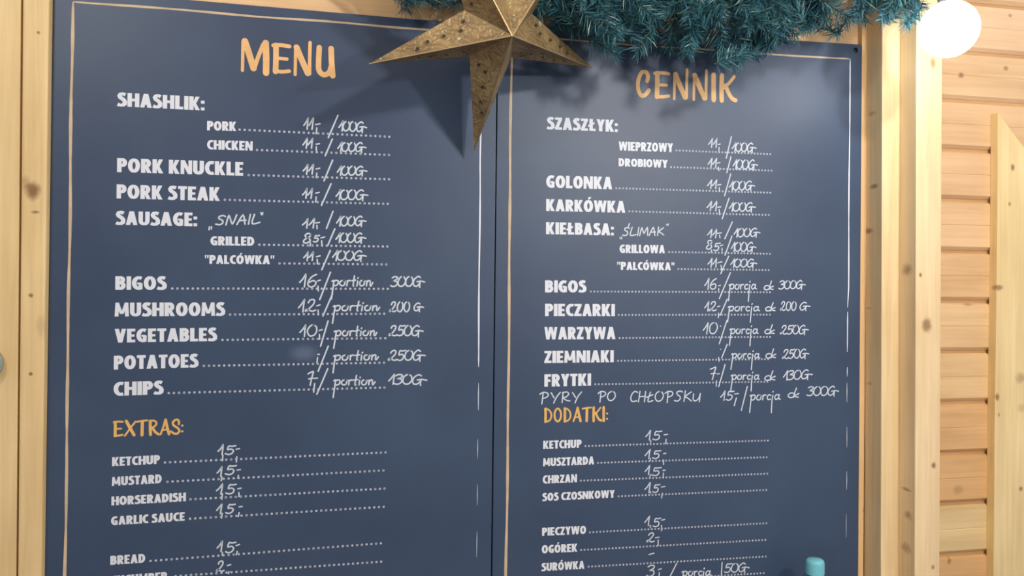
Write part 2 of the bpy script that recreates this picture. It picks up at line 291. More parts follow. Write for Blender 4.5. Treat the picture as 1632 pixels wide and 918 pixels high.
# handwriting, one pen width
LH = {
 '0': (.56, [P(arc(.28, .5, .27, .48, 80, 445, 16))]),
 '1': (.30, [P([(-.02, .34), (.12, .62), (.25, .98), (.26, .6), (.27, .0)])]),
 '2': (.60, [P([(.10, .72), (.18, .92), (.36, .98), (.46, .84), (.40, .58), (.20, .24), (.04, .04), (.02, .16), (.14, .20), (.32, .06), (.46, .03), (.60, .12)])]),
 '3': (.50, [P([(.04, .86), (.2, .98), (.42, .92), (.40, .72), (.20, .56), (.40, .50), (.48, .30), (.36, .08), (.16, .02), (.0, .12)])]),
 '5': (.52, [P([(.52, .98), (.30, .92), (.14, .94), (.10, .56), (.30, .60), (.44, .44), (.40, .16), (.22, .02), (.02, .10)])]),
 '6': (.52, [P([(.44, .98), (.22, .80), (.05, .45), (.06, .15), (.24, .0), (.44, .12), (.48, .36), (.32, .50), (.10, .36)])]),
 '7': (.50, [P([(.02, .82), (.18, .90), (.46, .98), (.36, .55), (.28, .0)]), P([(.12, .46), (.48, .52)])]),
 '8': (.52, [P([(.46, .82), (.30, .98), (.10, .86), (.14, .62), (.38, .44), (.46, .20), (.26, .0), (.05, .12), (.12, .38), (.38, .60), (.46, .82)])]),
 'G': (.86, [P([(.52, .86), (.36, .98), (.14, .78), (.04, .42), (.14, .08), (.34, .04), (.50, .28), (.53, .5)]), P([(.32, .46), (.60, .51), (.88, .44)]), P([(.54, .5), (.55, .1), (.57, -.08)])]),
 'S': (.60, [P([(.58, .88), (.40, .98), (.16, .88), (.18, .66), (.42, .48), (.46, .22), (.28, .03), (.02, .10)])]),
 'N': (.66, [P([(.02, 0), (.12, .95), (.42, .08), (.64, 1)])]),
 'A': (.62, [P([(0, 0), (.30, .95), (.54, .0)]), P([(.12, .38), (.56, .42)])]),
 'I': (.16, [P([(.08, 1), (.06, .0)])]),
 'L': (.56, [P([(.12, 1), (.05, .06), (.56, .14)])]),
 'M': (.80, [P([(0, 0), (.12, .92), (.38, .30), (.64, .95), (.74, .02)])]),
 'K': (.60, [P([(.08, 1), (.08, 0)]), P([(.56, .90), (.10, .42), (.30, .36), (.66, .04)])]),
 'P': (.66, [P([(.22, .86), (.24, -.10)]), P([(0, .78), (.2, .96), (.50, .92), (.60, .70), (.46, .50), (.22, .42)])]),
 'Y': (.62, [P([(.0, .92), (.26, .45)]), P([(.62, .96), (.40, .50), (.28, -.05)])]),
 'R': (.66, [P([(.10, .96), (.12, .0)]), P([(.06, .90), (.36, .98), (.50, .78), (.34, .52), (.14, .46), (.40, .20), (.66, .14)])]),
 'O': (.66, [P(arc(.33, .5, .31, .46, 80, 445, 16))]),
 'C': (.52, [P([(.50, .88), (.28, .98), (.08, .70), (.04, .30), (.18, .04), (.50, .10)])]),
 'H': (.52, [P([(.06, .98), (.04, 0)]), P([(.48, .98), (.48, 0)]), P([(.04, .48), (.50, .50)])]),
 'Ł': (.52, [P([(.24, .90), (.14, .04), (.50, .10)]), P([(.0, .42), (.44, .66)])]),
 'U': (.62, [P([(.06, .72), (.08, .20), (.26, .04), (.50, .24), (.58, .74)]), P([(.58, .74), (.60, -.06)])]),
 'p': (.50, [P([(.0, .40), (.12, .48), (.13, .1), (.12, -1.15)]), P([(.12, .36), (.28, .50), (.46, .42), (.44, .12), (.26, .02), (.12, .12)])]),
 'o': (.42, [P(arc(.20, .25, .19, .24, 70, 430, 12) + [(.42, .42)])]),
 'r': (.30, [P([(.04, .46), (.06, .02)]), P([(.06, .34), (.16, .48), (.30, .46)])]),
 't': (.28, [P([(.14, .90), (.12, .10), (.18, .0)]), P([(0, .46), (.28, .52)])]),
 'i': (.12, [P([(.06, .44), (.05, .0)]), P([(.06, .68), (.08, .74)])]),
 'n': (.46, [P([(.04, .46), (.05, .02)]), P([(.05, .30), (.20, .48), (.30, .40), (.32, .06), (.40, .04), (.50, .30)])]),
 'c': (.34, [P([(.34, .42), (.16, .48), (.04, .25), (.16, .02), (.34, .08)])]),
 'j': (.14, [P([(.07, .44), (.07, -.2), (.11, -1.2)]), P([(.05, .72), (.08, .80)])]),
 'a': (.48, [P([(.40, .40), (.18, .49), (.03, .24), (.16, .01), (.38, .18)]), P([(.40, .50), (.41, .12), (.54, .04)])]),
 'k': (.40, [P([(.05, .98), (.02, .0)]), P([(.34, .44), (.06, .24), (.20, .18), (.40, .04)])]),
 'q': (.66, [P(arc(.20, .25, .19, .24, 20, 400, 12)), P([(.46, .98), (.40, .50), (.38, .02)]), P([(.66, .40), (.42, .22), (.50, .10), (.68, .04)])]),
 '-': (.4, [P([(0, .42), (.4, .48)])]), ' ': (.5, []),
}
LH['Ś'] = (.60, LH['S'][1] + [P([(.52, 1.45), (.46, 1.15)])])
# brush capitals: strokes with their own widths
LP = {
 'M': (.92, [P([(.07, .0), (.08, .96)], .11), P([(.14, .98), (.27, .6), (.43, .10)], .22), P([(.45, .08), (.58, .5), (.74, .92)], .14), P([(.82, .98), (.84, .5), (.84, -.02)], .22)]),
 'E': (.60, [P([(.14, .93), (.14, .5), (.13, .05)], .19), P([(.05, .92), (.30, .95), (.58, .93)], .14), P([(.14, .50), (.34, .50), (.50, .50)], .12), P([(.12, .07), (.34, .06), (.58, .10)], .13)]),
 'N': (.64, [P([(.08, .0), (.09, .86)], .11), P([(.12, .92), (.30, .50), (.50, .08)], .21), P([(.56, .06), (.56, .55), (.57, 1.12)], .12)]),
 'U': (.68, [P([(.14, .98), (.12, .5), (.14, .2), (.30, .07), (.48, .16), (.54, .34)], .19), P([(.54, .98), (.56, .5), (.60, .06)], .2)]),
 'C': (.56, [P([(.43, .62), (.46, .80), (.38, .95), (.22, .92), (.10, .65), (.09, .32), (.20, .08), (.36, .10), (.50, .28)], .16)]),
 'I': (.20, [P([(.10, .97), (.10, .5), (.11, .03)], .2)]),
 'K': (.66, [P([(.11, .97), (.10, .5), (.11, .02)], .19), P([(.60, .95), (.42, .72), (.20, .50)], .13), P([(.26, .60), (.40, .28), (.54, .10), (.66, .05)], .17)]),
 'X': (.74, [P([(.14, .97), (.32, .62), (.62, .06)], .2), P([(.70, .92), (.40, .52), (.06, .03)], .12)]),
 'T': (.62, [P([(.0, .90), (.30, .95), (.62, .97)], .13), P([(.32, .92), (.31, .5), (.30, .04)], .2)]),
 'R': (.64, [P([(.12, .93), (.12, .5), (.14, .04)], .19), P([(.12, .92), (.36, .94), (.50, .78), (.42, .60), (.20, .48)], .13), P([(.26, .48), (.44, .20), (.64, .05)], .17)]),
 'A': (.64, [P([(.06, .04), (.22, .5), (.34, .96)], .13), P([(.36, .97), (.46, .5), (.58, .04)], .18), P([(.16, .30), (.50, .34)], .11)]),
 'S': (.58, [P([(.48, .66), (.48, .86), (.32, .96), (.12, .80), (.16, .60), (.40, .42), (.52, .24), (.40, .06), (.20, .06), (.0, .20)], .15)]),
 'D': (.60, [P([(.12, .95), (.12, .5), (.12, .04)], .19), P([(.06, .92), (.30, .90), (.50, .66), (.52, .36), (.38, .12), (.12, .05)], .13)]),
 'O': (.62, [P(arc(.31, .5, .23, .44, 90, 450, 20), .15)]),
 ':': (.20, [P([(.08, .18), (.10, .18)], .16), P([(.08, .60), (.10, .60)], .16)]),
}
def smooth_path(pts, k=4):
    if len(pts) < 3: return pts
    out = []; n = len(pts)
    for i in range(n - 1):
        p0, p1, p2, p3 = pts[max(i - 1, 0)], pts[i], pts[i + 1], pts[min(i + 2, n - 1)]
        for j in range(k):
            t = j / k; t2 = t * t; t3 = t2 * t
            out.append(tuple(.5 * ((2 * p1[d]) + (-p0[d] + p2[d]) * t + (2 * p0[d] - 5 * p1[d] + 4 * p2[d] - p3[d]) * t2 + (-p0[d] + 3 * p1[d] - 3 * p2[d] + p3[d]) * t3) for d in (0, 1)))
    out.append(pts[-1]); return out
class Ink:
    """paint strokes laid on a board face; every stroke lies a hair above the last"""
    def __init__(s, Y=YB): s.v = []; s.f = []; s.k = 0; s.Y = Y
    def _y(s): s.k += 1; return s.Y - .0003 - .000012 * (s.k % 24)
    def poly(s, pts):
        y = s._y(); b = len(s.v); s.v += [(p[0], y, p[1]) for p in pts]; s.f.append(tuple(range(b, b + len(pts))))
    def ribbon(s, pts, width, rounded=True):
        """pts in (x, z) metres, width a number or a function of the direction"""
        q = [pts[0]]
        for p in pts[1:]:
            if math.hypot(p[0] - q[-1][0], p[1] - q[-1][1]) > 1e-5: q.append(p)
        if len(q) < 2: q.append((q[0][0] + 1e-4, q[0][1]))
        n = len(q); L = []; Rr_ = []
        y = s._y()
        closed = math.hypot(q[0][0] - q[-1][0], q[0][1] - q[-1][1]) < 1e-4
        for i in range(n):
            a = q[i - 1] if i > 0 else (q[-2] if closed else q[0]); c = q[i + 1] if i < n - 1 else (q[1] if closed else q[-1])
            d1 = (q[i][0] - a[0], q[i][1] - a[1]); d2 = (c[0] - q[i][0], c[1] - q[i][1])
            l1 = math.hypot(*d1) or 1; l2 = math.hypot(*d2) or 1
            u1 = (d1[0] / l1, d1[1] / l1); u2 = (d2[0] / l2, d2[1] / l2)
            t = (u1[0] + u2[0], u1[1] + u2[1]); lt = math.hypot(*t)
            if lt < 1e-3: t = u1 if u1 != (0, 0) else u2; lt = 1
            t = (t[0] / lt, t[1] / lt)
            w = width(t) if callable(width) else width
            cosh = max(.6, abs(t[0] * (u2[0] if u2 != (0, 0) else u1[0]) + t[1] * (u2[1] if u2 != (0, 0) else u1[1])))
            w = w / cosh / 2
            L.append((q[i][0] - t[1] * w, q[i][1] + t[0] * w)); Rr_.append((q[i][0] + t[1] * w, q[i][1] - t[0] * w))
        b = len(s.v)
        for i in range(n): s.v += [(L[i][0], y, L[i][1]), (Rr_[i][0], y, Rr_[i][1])]
        for i in range(n - 1): s.f.append((b + 2 * i, b + 2 * i + 1, b + 2 * i + 3, b + 2 * i + 2))
        if rounded and not closed:
            for e, (l, r) in enumerate(((L[0], Rr_[0]), (L[-1], Rr_[-1]))):
                cx, cz = (l[0] + r[0]) / 2, (l[1] + r[1]) / 2; rad = math.hypot(l[0] - r[0], l[1] - r[1]) / 2
                a0 = math.atan2(l[1] - cz, l[0] - cx); sg = 1 if e == 0 else -1
                bb = len(s.v)
                for j in range(7): s.v.append((cx + rad * math.cos(a0 + sg * PI * j / 6), y, cz + rad * math.sin(a0 + sg * PI * j / 6)))
                s.f.append(tuple(range(bb, bb + 7)))
    def obj(s, name, mat, parent): return link(name, s.v, s.f, mat, parent)
def text(ink, txt, font, x0, y0, x1, y1, cap, gap=.09, pen=2.3, slant=0, wide=None):
    """text between two baseline pixels of the photograph, measured onto the board face"""
    a = at(x0, y0, YB); b = at(x1, y1, YB); h = (at(x0, y0 - cap, YB) - a).length
    total = sum(font[ch][0] for ch in txt) + gap * (len(txt) - 1)
    ux, uz = (b.x - a.x) / total, (b.z - a.z) / total
    X = 0
    pw = pen * 1.08 * YB / F
    for ch in txt:
        w, pr = font[ch]
        def T(p): return (a.x + (X + p[0] + slant * p[1]) * ux, a.z + (X + p[0]) * uz + p[1] * h)
        for q in pr:
            if q[0] == 'q': ink.poly([T(p) for p in q[1]])
            else:
                if font is LB:
                    ink.ribbon([T(p) for p in q[1]], lambda t: abs(t[1]) * S_ * abs(ux) + (1 - abs(t[1])) * B_ * h, False)
                elif font is LH:
                    j = [(p[0] + rng.uniform(-.012, .012), p[1] + rng.uniform(-.012, .012)) for p in q[1]]
                    ink.ribbon([T(p) for p in smooth_path(j)], pw)
                else: ink.ribbon([T(p) for p in smooth_path(q[1])], q[2] * h * .95)
        X += w + gap
def pen(ink, x0, y0, x1, y1, w=2.3, mid=None):
    w = w * (.9 if abs(x1 - x0) > 3 * abs(y1 - y0) or abs(y1 - y0) < 12 else 1)
    ll = math.hypot(x1 - x0, y1 - y0) or 1; ex, ey = (x1 - x0) / ll * .9, (y1 - y0) / ll * .9
    x0, y0, x1, y1 = x0 + ex, y0 + ey, x1 - ex, y1 - ey
    pts = [at(x0, y0, YB)] + ([at(*mid, YB)] if mid else []) + [at(x1, y1, YB)]
    ink.ribbon([(p.x, p.z) for p in pts], w * 1.08 * YB / F)
def dots(parent, x0, y0, x1, y1, step, r=1.75):
    ink = Ink(); a, b = at(x0, y0, YB), at(x1, y1, YB)
    n = round((b.x - a.x) / (step * 1.08 * YB / F)); R_ = r * 1.06 * YB / F
    for i in range(n + 1):
        t = i / n; cx, cz = a.x + (b.x - a.x) * t, a.z + (b.z - a.z) * t
        if rng.random() < .5:
            ink.poly([(cx + R_ * math.cos(k * PI / 4), cz + R_ * math.sin(k * PI / 4)) for k in range(8)])
        else:
            y = ink._y(); b0 = len(ink.v)
            for k in range(8):
                for rr in (R_, R_ * .38): ink.v.append((cx + rr * math.cos(k * PI / 4), y, cz + rr * math.sin(k * PI / 4)))
            for k in range(8):
                k2 = (k + 1) % 8; ink.f.append((b0 + 2 * k, b0 + 2 * k2, b0 + 2 * k2 + 1, b0 + 2 * k + 1))
    return ink.obj('dotted_line', DOT, parent)
def line(parent, pts, w, mat, wob=.16):
    """hand painted rule through pixels, with a slightly uneven width"""
    P3 = []
    for i in range(len(pts) - 1):
        n = max(2, int(math.hypot(pts[i + 1][0] - pts[i][0], pts[i + 1][1] - pts[i][1]) / 12))
        for k in range(n): P3.append((pts[i][0] + (pts[i + 1][0] - pts[i][0]) * k / n, pts[i][1] + (pts[i + 1][1] - pts[i][1]) * k / n))
    P3.append(pts[-1]); ink = Ink(); v = []
    n = len(P3); ph = rng.random() * 9
    q = [at(x, y, YB) for x, y in P3]
    t = (q[-1] - q[0]).normalized(); nx, nz = -t.z, t.x
    y = ink._y()
    for i, p in enumerate(q):
        ww = w * (1 + wob * math.sin(i * .55 + ph) + wob * .6 * rng.uniform(-1, 1)) * 1.08 * YB / F / 2
        if i in (0, n - 1): ww *= .45
        o = .4 * math.sin(i * .31 + ph) * YB / F
        ink.v += [(p.x + nx * (ww + o), y, p.z + nz * (ww + o)), (p.x - nx * (ww - o), y, p.z - nz * (ww - o))]
    for i in range(n - 1): ink.f.append((2 * i, 2 * i + 1, 2 * i + 3, 2 * i + 2))
    return ink.obj('painted_line', mat, parent)

def board(corners, label):
    c = [at(*p, YB) for p in corners]
    base = (c[0] + c[1]) / 2
    o = thing('menu_board', base + Vector((0, .0055, 0)), label, 'menu board')
    pn = prism('panel', c, .011, SLATE, o, bevel=.0008)
    return o
def word(par, txt, x0, y0, x1, y1, cap):
    ink = Ink(); text(ink, txt, LB, x0, y0, x1, y1, cap, gap=.055); ink.obj('printed_word', PRINT, par)
def heading(par, txt, x0, y0, x1, y1, cap, mat, gap=.12):
    ink = Ink(); text(ink, txt, LP, x0, y0, x1, y1, cap, gap=gap); ink.obj('painted_heading', mat, par)
def hand(par, items, strokes=(), pw=2.15, name='handwritten_price'):
    if any(i[0][0] == 'p' for i in items):
        wt = [i for i in items if i[0][-1] == 'G' or i[0] == '200']; items = [i for i in items if i not in wt]
        if wt: hand(par, wt, (), pw, 'handwritten_weight')
    ink = Ink()
    for (t, x0, y0, x1, y1, cap) in items: text(ink, t, LH, x0, y0, x1, y1, cap, gap=.0 if t[-1] == 'G' else .10, pen=pw, slant=.10)
    for s in strokes: pen(ink, *s, w=pw)
    ink.obj(name, CHALK, par)

left = board([(vx(85, 71, 1250), 1250), (786.5 - .0096 * 790, 1235), (792.6, -10 + 52), (85.3, -19)], 'large dark slate menu board headed MENU, with English dishes and prices')
rboard = board([(788.8 - .0096 * 790, 1235), (1365.4, 1190), (1374, 71), (794.0, 35)], 'large dark slate price board headed CENNIK, with Polish dishes and prices')
# --- left board
heading(left, 'MENU', 383, 112, 534, 124, 48, ORANGE, .10)
for w in [('SHASHLIK:', 187, 169.3, 326.3, 176.3, 22), ('PORK', 330, 207.7, 376.5, 209, 15), ('CHICKEN', 330, 238, 402.7, 240.2, 15), ('PORK KNUCKLE', 186.6, 274.3, 387.8, 280.2, 22.4),
          ('PORK STEAK', 185.8, 316.2, 350.5, 320.4, 22.4), ('SAUSAGE:', 184.5, 358.2, 314.5, 360.7, 22), ('GRILLED', 335.3, 391, 405.3, 391.8, 14.5), ('"PALCÓWKA"', 326.3, 420.4, 437.3, 421, 14),
          ('BIGOS', 183.7, 461.8, 265, 461.8, 21.5), ('MUSHROOMS', 182.7, 504.4, 358.2, 503.3, 22), ('VEGETABLES', 182.7, 546, 345.3, 543.5, 21.8), ('POTATOES', 181.4, 589, 315.7, 585.4, 22),
          ('CHIPS', 181, 631, 260, 628.4, 22), ('KETCHUP', 178.6, 743, 254.8, 739.1, 14.2), ('MUSTARD', 178.3, 774.4, 257.8, 769.7, 14.2), ('HORSERADISH', 177.6, 805.5, 296, 798.6, 14),
          ('GARLIC SAUCE', 177, 837.2, 294.6, 829.7, 14), ('BREAD', 175.8, 900.2, 231.6, 896.4, 14.3), ('CUCUMBER', 176.5, 932, 266.8, 925, 14)]:
    word(left, *w)
heading(left, 'EXTRAS', 180, 696, 287.5, 692, 25, ORANGE2, .06)
ink = Ink(); text(ink, ':', LP, 288.5, 691.5, 293, 691.4, 22); ink.obj('painted_colon', GOLDP, left)
for d in [(382, 206.6, 620.5, 218), (409.7, 239, 620, 247), (396.5, 279, 620, 285.8), (358.5, 318.5, 618, 325), (413.4, 390, 617.4, 392.9), (445.5, 419.7, 615.6, 421.5), (274.6, 459.8, 618, 460.3), (366.7, 501.3, 612.3, 500),
          (354.6, 541.7, 614, 538.9), (325, 583.1, 612, 578), (269, 626.4, 612.8, 617.6), (263, 737, 614.4, 720.9), (266.9, 767.7, 611, 749.7), (303.7, 795.7, 612.8, 778.5), (302.9, 826.6, 611.5, 807.6), (240, 893.8, 607, 865.7), (280, 918, 607.4, 895)]:
    dots(left, *d, 6.75)
hand(left, [('11', 484, 206, 498, 206, 18), ('100G', 540, 208.5, 583, 210.5, 16)], [(502, 199, 511, 197), (505, 203, 504, 214), (539, 183, 523, 220)])
hand(left, [('11', 482.5, 236, 497, 236, 15.5), ('100G', 538, 241.5, 582, 242, 15)], [(503, 230, 510, 229), (504, 233, 504.5, 243), (530, 221, 518, 249)])
hand(left, [('11', 483, 277.6, 498, 277.6, 15.5), ('100G', 537, 279.5, 583, 279.5, 15)], [(503, 269.5, 510.6, 268), (505, 275, 504, 284), (530.5, 254.5, 516, 289)])
hand(left, [('11', 482, 316, 496.5, 316, 15.5), ('100G', 535, 318.5, 584.6, 318.5, 16.5)], [(502.5, 308, 509.4, 306.5), (504, 313, 503, 323), (528, 292, 512, 328)])
hand(left, [('SNAIL', 343.5, 359, 413.5, 356.5, 15.5)], [(334, 360.5, 333, 367), (337.3, 360.5, 336.7, 366), (415.5, 338, 417, 343), (419, 338, 418, 343)], name='handwritten_word')
hand(left, [('11', 482, 363.5, 499.5, 363.5, 15), ('100G', 536, 360.5, 582, 359.5, 15.5)], [(502, 355.5, 510, 354.5), (505, 358, 505.5, 365.5), (531, 336, 520, 365)])
hand(left, [('8', 482, 387.5, 495, 387, 15.5), ('5', 499, 386, 507.5, 386, 11), ('100G', 535, 386.5, 581.5, 386.5, 15.5)], [(494.8, 386, 494, 393), (510.6, 379.5, 518, 377.5), (512.5, 383, 513, 391), (534, 364, 522, 392)])
hand(left, [('11', 484, 415.3, 498, 415.3, 14), ('100G', 529.5, 415.3, 582, 415.3, 16)], [(503.5, 409.5, 511, 407.5), (505.5, 412.5, 506, 421.5), (526.6, 398.5, 512.5, 430.7)])
hand(left, [('16', 477.4, 457, 503.5, 457.5, 20.5), ('portion', 528.4, 455.7, 592.4, 455.7, 18), ('300G', 622.5, 457, 675, 456.5, 16.5)], [(505.3, 448, 511.5, 446), (506.8, 455, 507.4, 464.5), (527, 433, 509.3, 478.2)])
hand(left, [('12', 475.4, 497.5, 502.6, 496.5, 20), ('portion', 530, 495.5, 603.4, 495, 17), ('200', 621, 497.3, 652, 497, 16.5), ('G', 658.5, 495.5, 673.5, 495.5, 13)], [(504, 487.8, 510.7, 485.5), (507, 493.5, 507.4, 502.8), (530.3, 467.5, 514.4, 504.3)])
hand(left, [('10', 477.4, 536, 503.8, 536, 18.5), ('portion', 532, 535.5, 599, 535, 17), ('250G', 619.5, 535.6, 673, 535.2, 17)], [(507.8, 527, 514.4, 525.2), (509, 532, 509.5, 541.5), (523.2, 510.6, 510.7, 552.4)])
hand(left, [('portion', 530.7, 574.6, 601.5, 573.5, 17), ('250G', 618.7, 574.9, 675.8, 574, 16.5)], [(505.5, 565, 510, 564.5), (506.3, 569, 505, 579), (523.5, 550.7, 506.8, 592.4)])
hand(left, [('7', 488.8, 614, 498.3, 614, 22), ('portion', 531, 613.8, 596, 613.5, 17), ('130G', 619, 612.5, 678, 612.8, 16)], [(500.4, 603.4, 506.8, 602.2), (501.6, 610.4, 499.8, 625.8), (522.7, 586.7, 504.7, 629)])
hand(left, [('1', 347.4, 724.5, 354.6, 724.5, 16), ('5', 358.5, 724.5, 373, 724.5, 14.5)], [(355.3, 724.5, 354.6, 735), (375.7, 716, 382.6, 714.8), (377.5, 727, 376.7, 737.3)])
hand(left, [('1', 346, 759, 352.5, 759, 15), ('5', 358.5, 756.6, 373.6, 756.6, 15)], [(353.8, 759.2, 352.5, 767), (377, 749.2, 384, 748.2), (380.3, 756.6, 379, 763)])
hand(left, [('1', 344.8, 787.5, 353, 787.5, 16.5), ('5', 359.7, 787.5, 373.6, 787.5, 16)], [(354.6, 786, 353.3, 796.5), (378.3, 779, 385.2, 777.8), (380.8, 784, 380.8, 792)])
hand(left, [('1', 344.8, 818.4, 352, 818.4, 15), ('5', 359.5, 818.4, 372.4, 818.4, 15)], [(354.3, 817, 353, 826.6), (380.3, 808, 386.8, 807), (381.4, 816, 379.6, 824)])
hand(left, [('1', 345.6, 878.8, 353, 878.8, 16.5), ('5', 359, 881, 373, 881, 17)], [(355, 879.6, 353.8, 885.3), (375.7, 869.8, 382.6, 867.2), (378.3, 878, 376.5, 885)])
hand(left, [('2', 344.8, 911, 356.4, 911, 17)], [(361.5, 901.5, 368.5, 899.6), (365, 910, 364, 915)])
line(left, [(117, 3), (113.5, 150), (113, 230), (110.8, 410), (109.5, 470), (106.8, 636), (107, 740), (103, 913), (101, 1010), (98, 1200)], 3.6, GOLDP)
line(left, [(117, 2.8), (210, 9.5), (420, 27), (516, 34), (616, 42.5), (700, 48.5), (768, 53.5)], 2.9, GOLDP)
line(left, [(768, 54), (766.5, 213), (765.4, 256), (763.6, 461), (762.3, 585)], 2.3, PRINT)
for a_, b_, w_ in ((610, 654, 1.3), (700, 731, 1.0), (772, 805, .9), (847, 888, .9)):
    line(left, [(762.5 - (a_ - 600) * .0105, a_), (762.5 - (b_ - 600) * .0105, b_)], w_, CHALK)
# --- right board
heading(rboard, 'CENNIK', 1013, 155, 1172, 162, 43, ORANGE, .115)
for w in [('SZASZŁYK:', 871.5, 206, 984.5, 210.5, 19.5), ('WIEPRZOWY', 986, 239.8, 1072.3, 242.6, 14.3), ('DROBIOWY', 985.8, 264.9, 1063.8, 267.6, 12.8), ('GOLONKA', 870.3, 299.2, 975.5, 301.8, 20), ('KARKÓWKA', 870.3, 336.2, 996.4, 339.2, 19),
          ('KIEŁBASA:', 870, 373.2, 978.3, 375.2, 19.2), ('GRILLOWA', 987.3, 403.2, 1059.4, 403.8, 13.4), ('"PALCÓWKA"', 983.2, 430, 1074.8, 430.9, 12.8), ('BIGOS', 868.5, 466, 933.8, 466, 19.2), ('PIECZARKI', 868.5, 503.8, 979.4, 503.9, 19.8),
          ('WARZYWA', 867.4, 541, 980.6, 540.4, 19.8), ('ZIEMNIAKI', 867.4, 578.7, 977.6, 577.2, 19.5), ('FRYTKI', 867.4, 616.3, 941.5, 614.5, 19.7), ('KETCHUP', 865.6, 715.5, 926.6, 713.4, 13), ('MUSZTARDA', 865.4, 743.2, 946.7, 740, 13),
          ('CHRZAN', 864.8, 770.8, 919.4, 768.4, 13), ('SOS CZOSNKOWY', 864.3, 798.6, 979.4, 793, 12.6), ('PIECZYWO', 863.8, 854, 933.8, 850.6, 13), ('OGÓREK', 863.3, 882, 920, 879, 13), ('SURÓWKA', 863, 910.3, 931.2, 906.2, 12.8)]:
    word(rboard, *w)
heading(rboard, 'DODATKI', 866.7, 673.3, 964, 671, 23, ORANGE2, .08)
ink = Ink(); text(ink, ':', LP, 965.5, 671, 969.7, 670.9, 20); ink.obj('painted_colon', GOLDP, rboard)
for d in [(1078, 239.8, 1227.5, 245.7), (1069.4, 266.3, 1229.5, 272), (982, 300, 1227.5, 307.2), (1002.8, 336.8, 1225, 342.7), (1066.3, 401.6, 1227, 404.5), (1081, 428.7, 1225, 430.5), (941.5, 464.5, 1227, 465.8), (986, 502, 1226.7, 501.5),
          (987.3, 538.6, 1227, 537), (984.8, 575, 1224, 572.3), (948.7, 612.5, 1223, 608.3), (933, 710.8, 1223.6, 702), (952.9, 737.6, 1221.8, 728.6), (925.6, 766, 1222.8, 754.8), (985.8, 790.9, 1221, 780.8), (940, 848.2, 1221.3, 833.8),
          (926, 876.5, 1219.7, 860.3), (938, 903, 1220.2, 886.8), (940, 929, 1217, 913.3)]:
    dots(rboard, *d, 5.65, 1.6)
H = lambda *a, **k: hand(rboard, *a, pw=1.9, **k)
H([('11', 1129, 235, 1141.5, 235, 14.5), ('100G', 1166.7, 241.5, 1203.5, 242.5, 14.5)], [(1143.5, 230.5, 1148.7, 229.3), (1146, 234, 1145.5, 241), (1165.7, 217, 1157, 253)])
H([('11', 1128, 267, 1141, 267, 15), ('100G', 1168, 269.5, 1206, 270, 15.5)], [(1142.3, 260.2, 1148.2, 259), (1144.8, 265, 1145.6, 273), (1165, 249, 1158, 276.3)])
H([('11', 1126.8, 300.8, 1141, 300.8, 14), ('100G', 1162, 303.5, 1201.4, 303, 15)], [(1142.8, 295.2, 1149.5, 294), (1146, 298, 1146.6, 304.6), (1164.6, 276.3, 1154.3, 312.9)])
H([('11', 1126.3, 336, 1141, 336, 15), ('100G', 1162, 337, 1202.7, 337, 14.5)], [(1143, 330.5, 1149.5, 329.5), (1146, 333, 1146.6, 343), (1162, 315, 1150.5, 349.7)])
H([('ŚLIMAK', 991.7, 376, 1056.5, 375, 13.5)], [(988, 377, 988.5, 381.5), (991, 377, 990.5, 381.5), (1062, 356.5, 1063, 360), (1065, 356, 1064.5, 360)], name='handwritten_word')
H([('11', 1127.3, 379, 1141, 379, 13.5), ('100G', 1169.3, 378, 1210, 377, 14)], [(1142.3, 372, 1150.5, 371), (1146.6, 374, 1147.4, 380), (1167.2, 353, 1154.6, 381.3)])
H([('8', 1124.8, 397, 1134.5, 397, 14.5), ('5', 1137, 399.8, 1146, 399.8, 12.5), ('100G', 1165, 401, 1203.5, 401, 15)], [(1134, 397, 1133, 403), (1146.6, 392, 1152.5, 390.2), (1150.5, 394.7, 1150.7, 401), (1166.7, 375.4, 1155, 407.6)])
H([('11', 1128, 426, 1141, 426, 14.5), ('100G', 1164, 426, 1204.8, 426, 13.5)], [(1143, 419, 1151.3, 417), (1148.7, 422, 1150.5, 432), (1161.5, 407.6, 1148, 437)])
H([('16', 1122.7, 461, 1141, 461, 17.5), ('porcja', 1161, 461, 1204.4, 461, 16), ('q', 1217, 462, 1231.5, 461.7, 14), ('300G', 1241, 461, 1282, 460, 13.5)], [(1144.2, 455.7, 1149, 454.5), (1145.4, 459, 1145, 464.7), (1164, 434, 1145.8, 476.7)])
H([('12', 1122.7, 495.6, 1141, 495.6, 15), ('porcja', 1159.3, 495.8, 1209, 495.8, 15), ('q', 1219, 495.8, 1234.5, 495.5, 13.5), ('200', 1243.3, 495, 1268, 495, 14.5), ('G', 1273.2, 494.5, 1289.5, 494, 13)], [(1142.6, 489.4, 1148, 487.2), (1145, 498, 1144.5, 507.3), (1159, 476.2, 1147, 503.3)])
H([('10', 1120.3, 532.5, 1142, 532, 18.5), ('porcja', 1162.5, 532, 1207, 532, 16), ('q', 1218, 532.5, 1233, 532, 15), ('250G', 1243.3, 533, 1287, 532.3, 14.5)], [(1147, 519, 1149.5, 520.5), (1158.5, 509.7, 1145.8, 548.7)])
H([('porcja', 1165, 571, 1209.5, 571, 15), ('q', 1219.8, 571, 1235, 570.5, 15), ('250G', 1246.5, 572, 1287.5, 570.5, 15)], [(1147.5, 556.7, 1149, 556.5), (1145, 568.6, 1145.8, 576.5), (1159, 548, 1149.7, 571)])
H([('7', 1130, 605, 1139.5, 605, 20), ('porcja', 1164.5, 605, 1209, 605, 15), ('q', 1218, 606.5, 1234, 606, 15.5), ('130G', 1248, 606, 1293, 603.5, 15)], [(1141.8, 596.2, 1147.3, 595.2), (1141.8, 606, 1141.3, 616.5), (1155.6, 580, 1145, 617)])
H([('PYRY', 858.3, 642, 924.4, 641, 17)], name='handwritten_word')
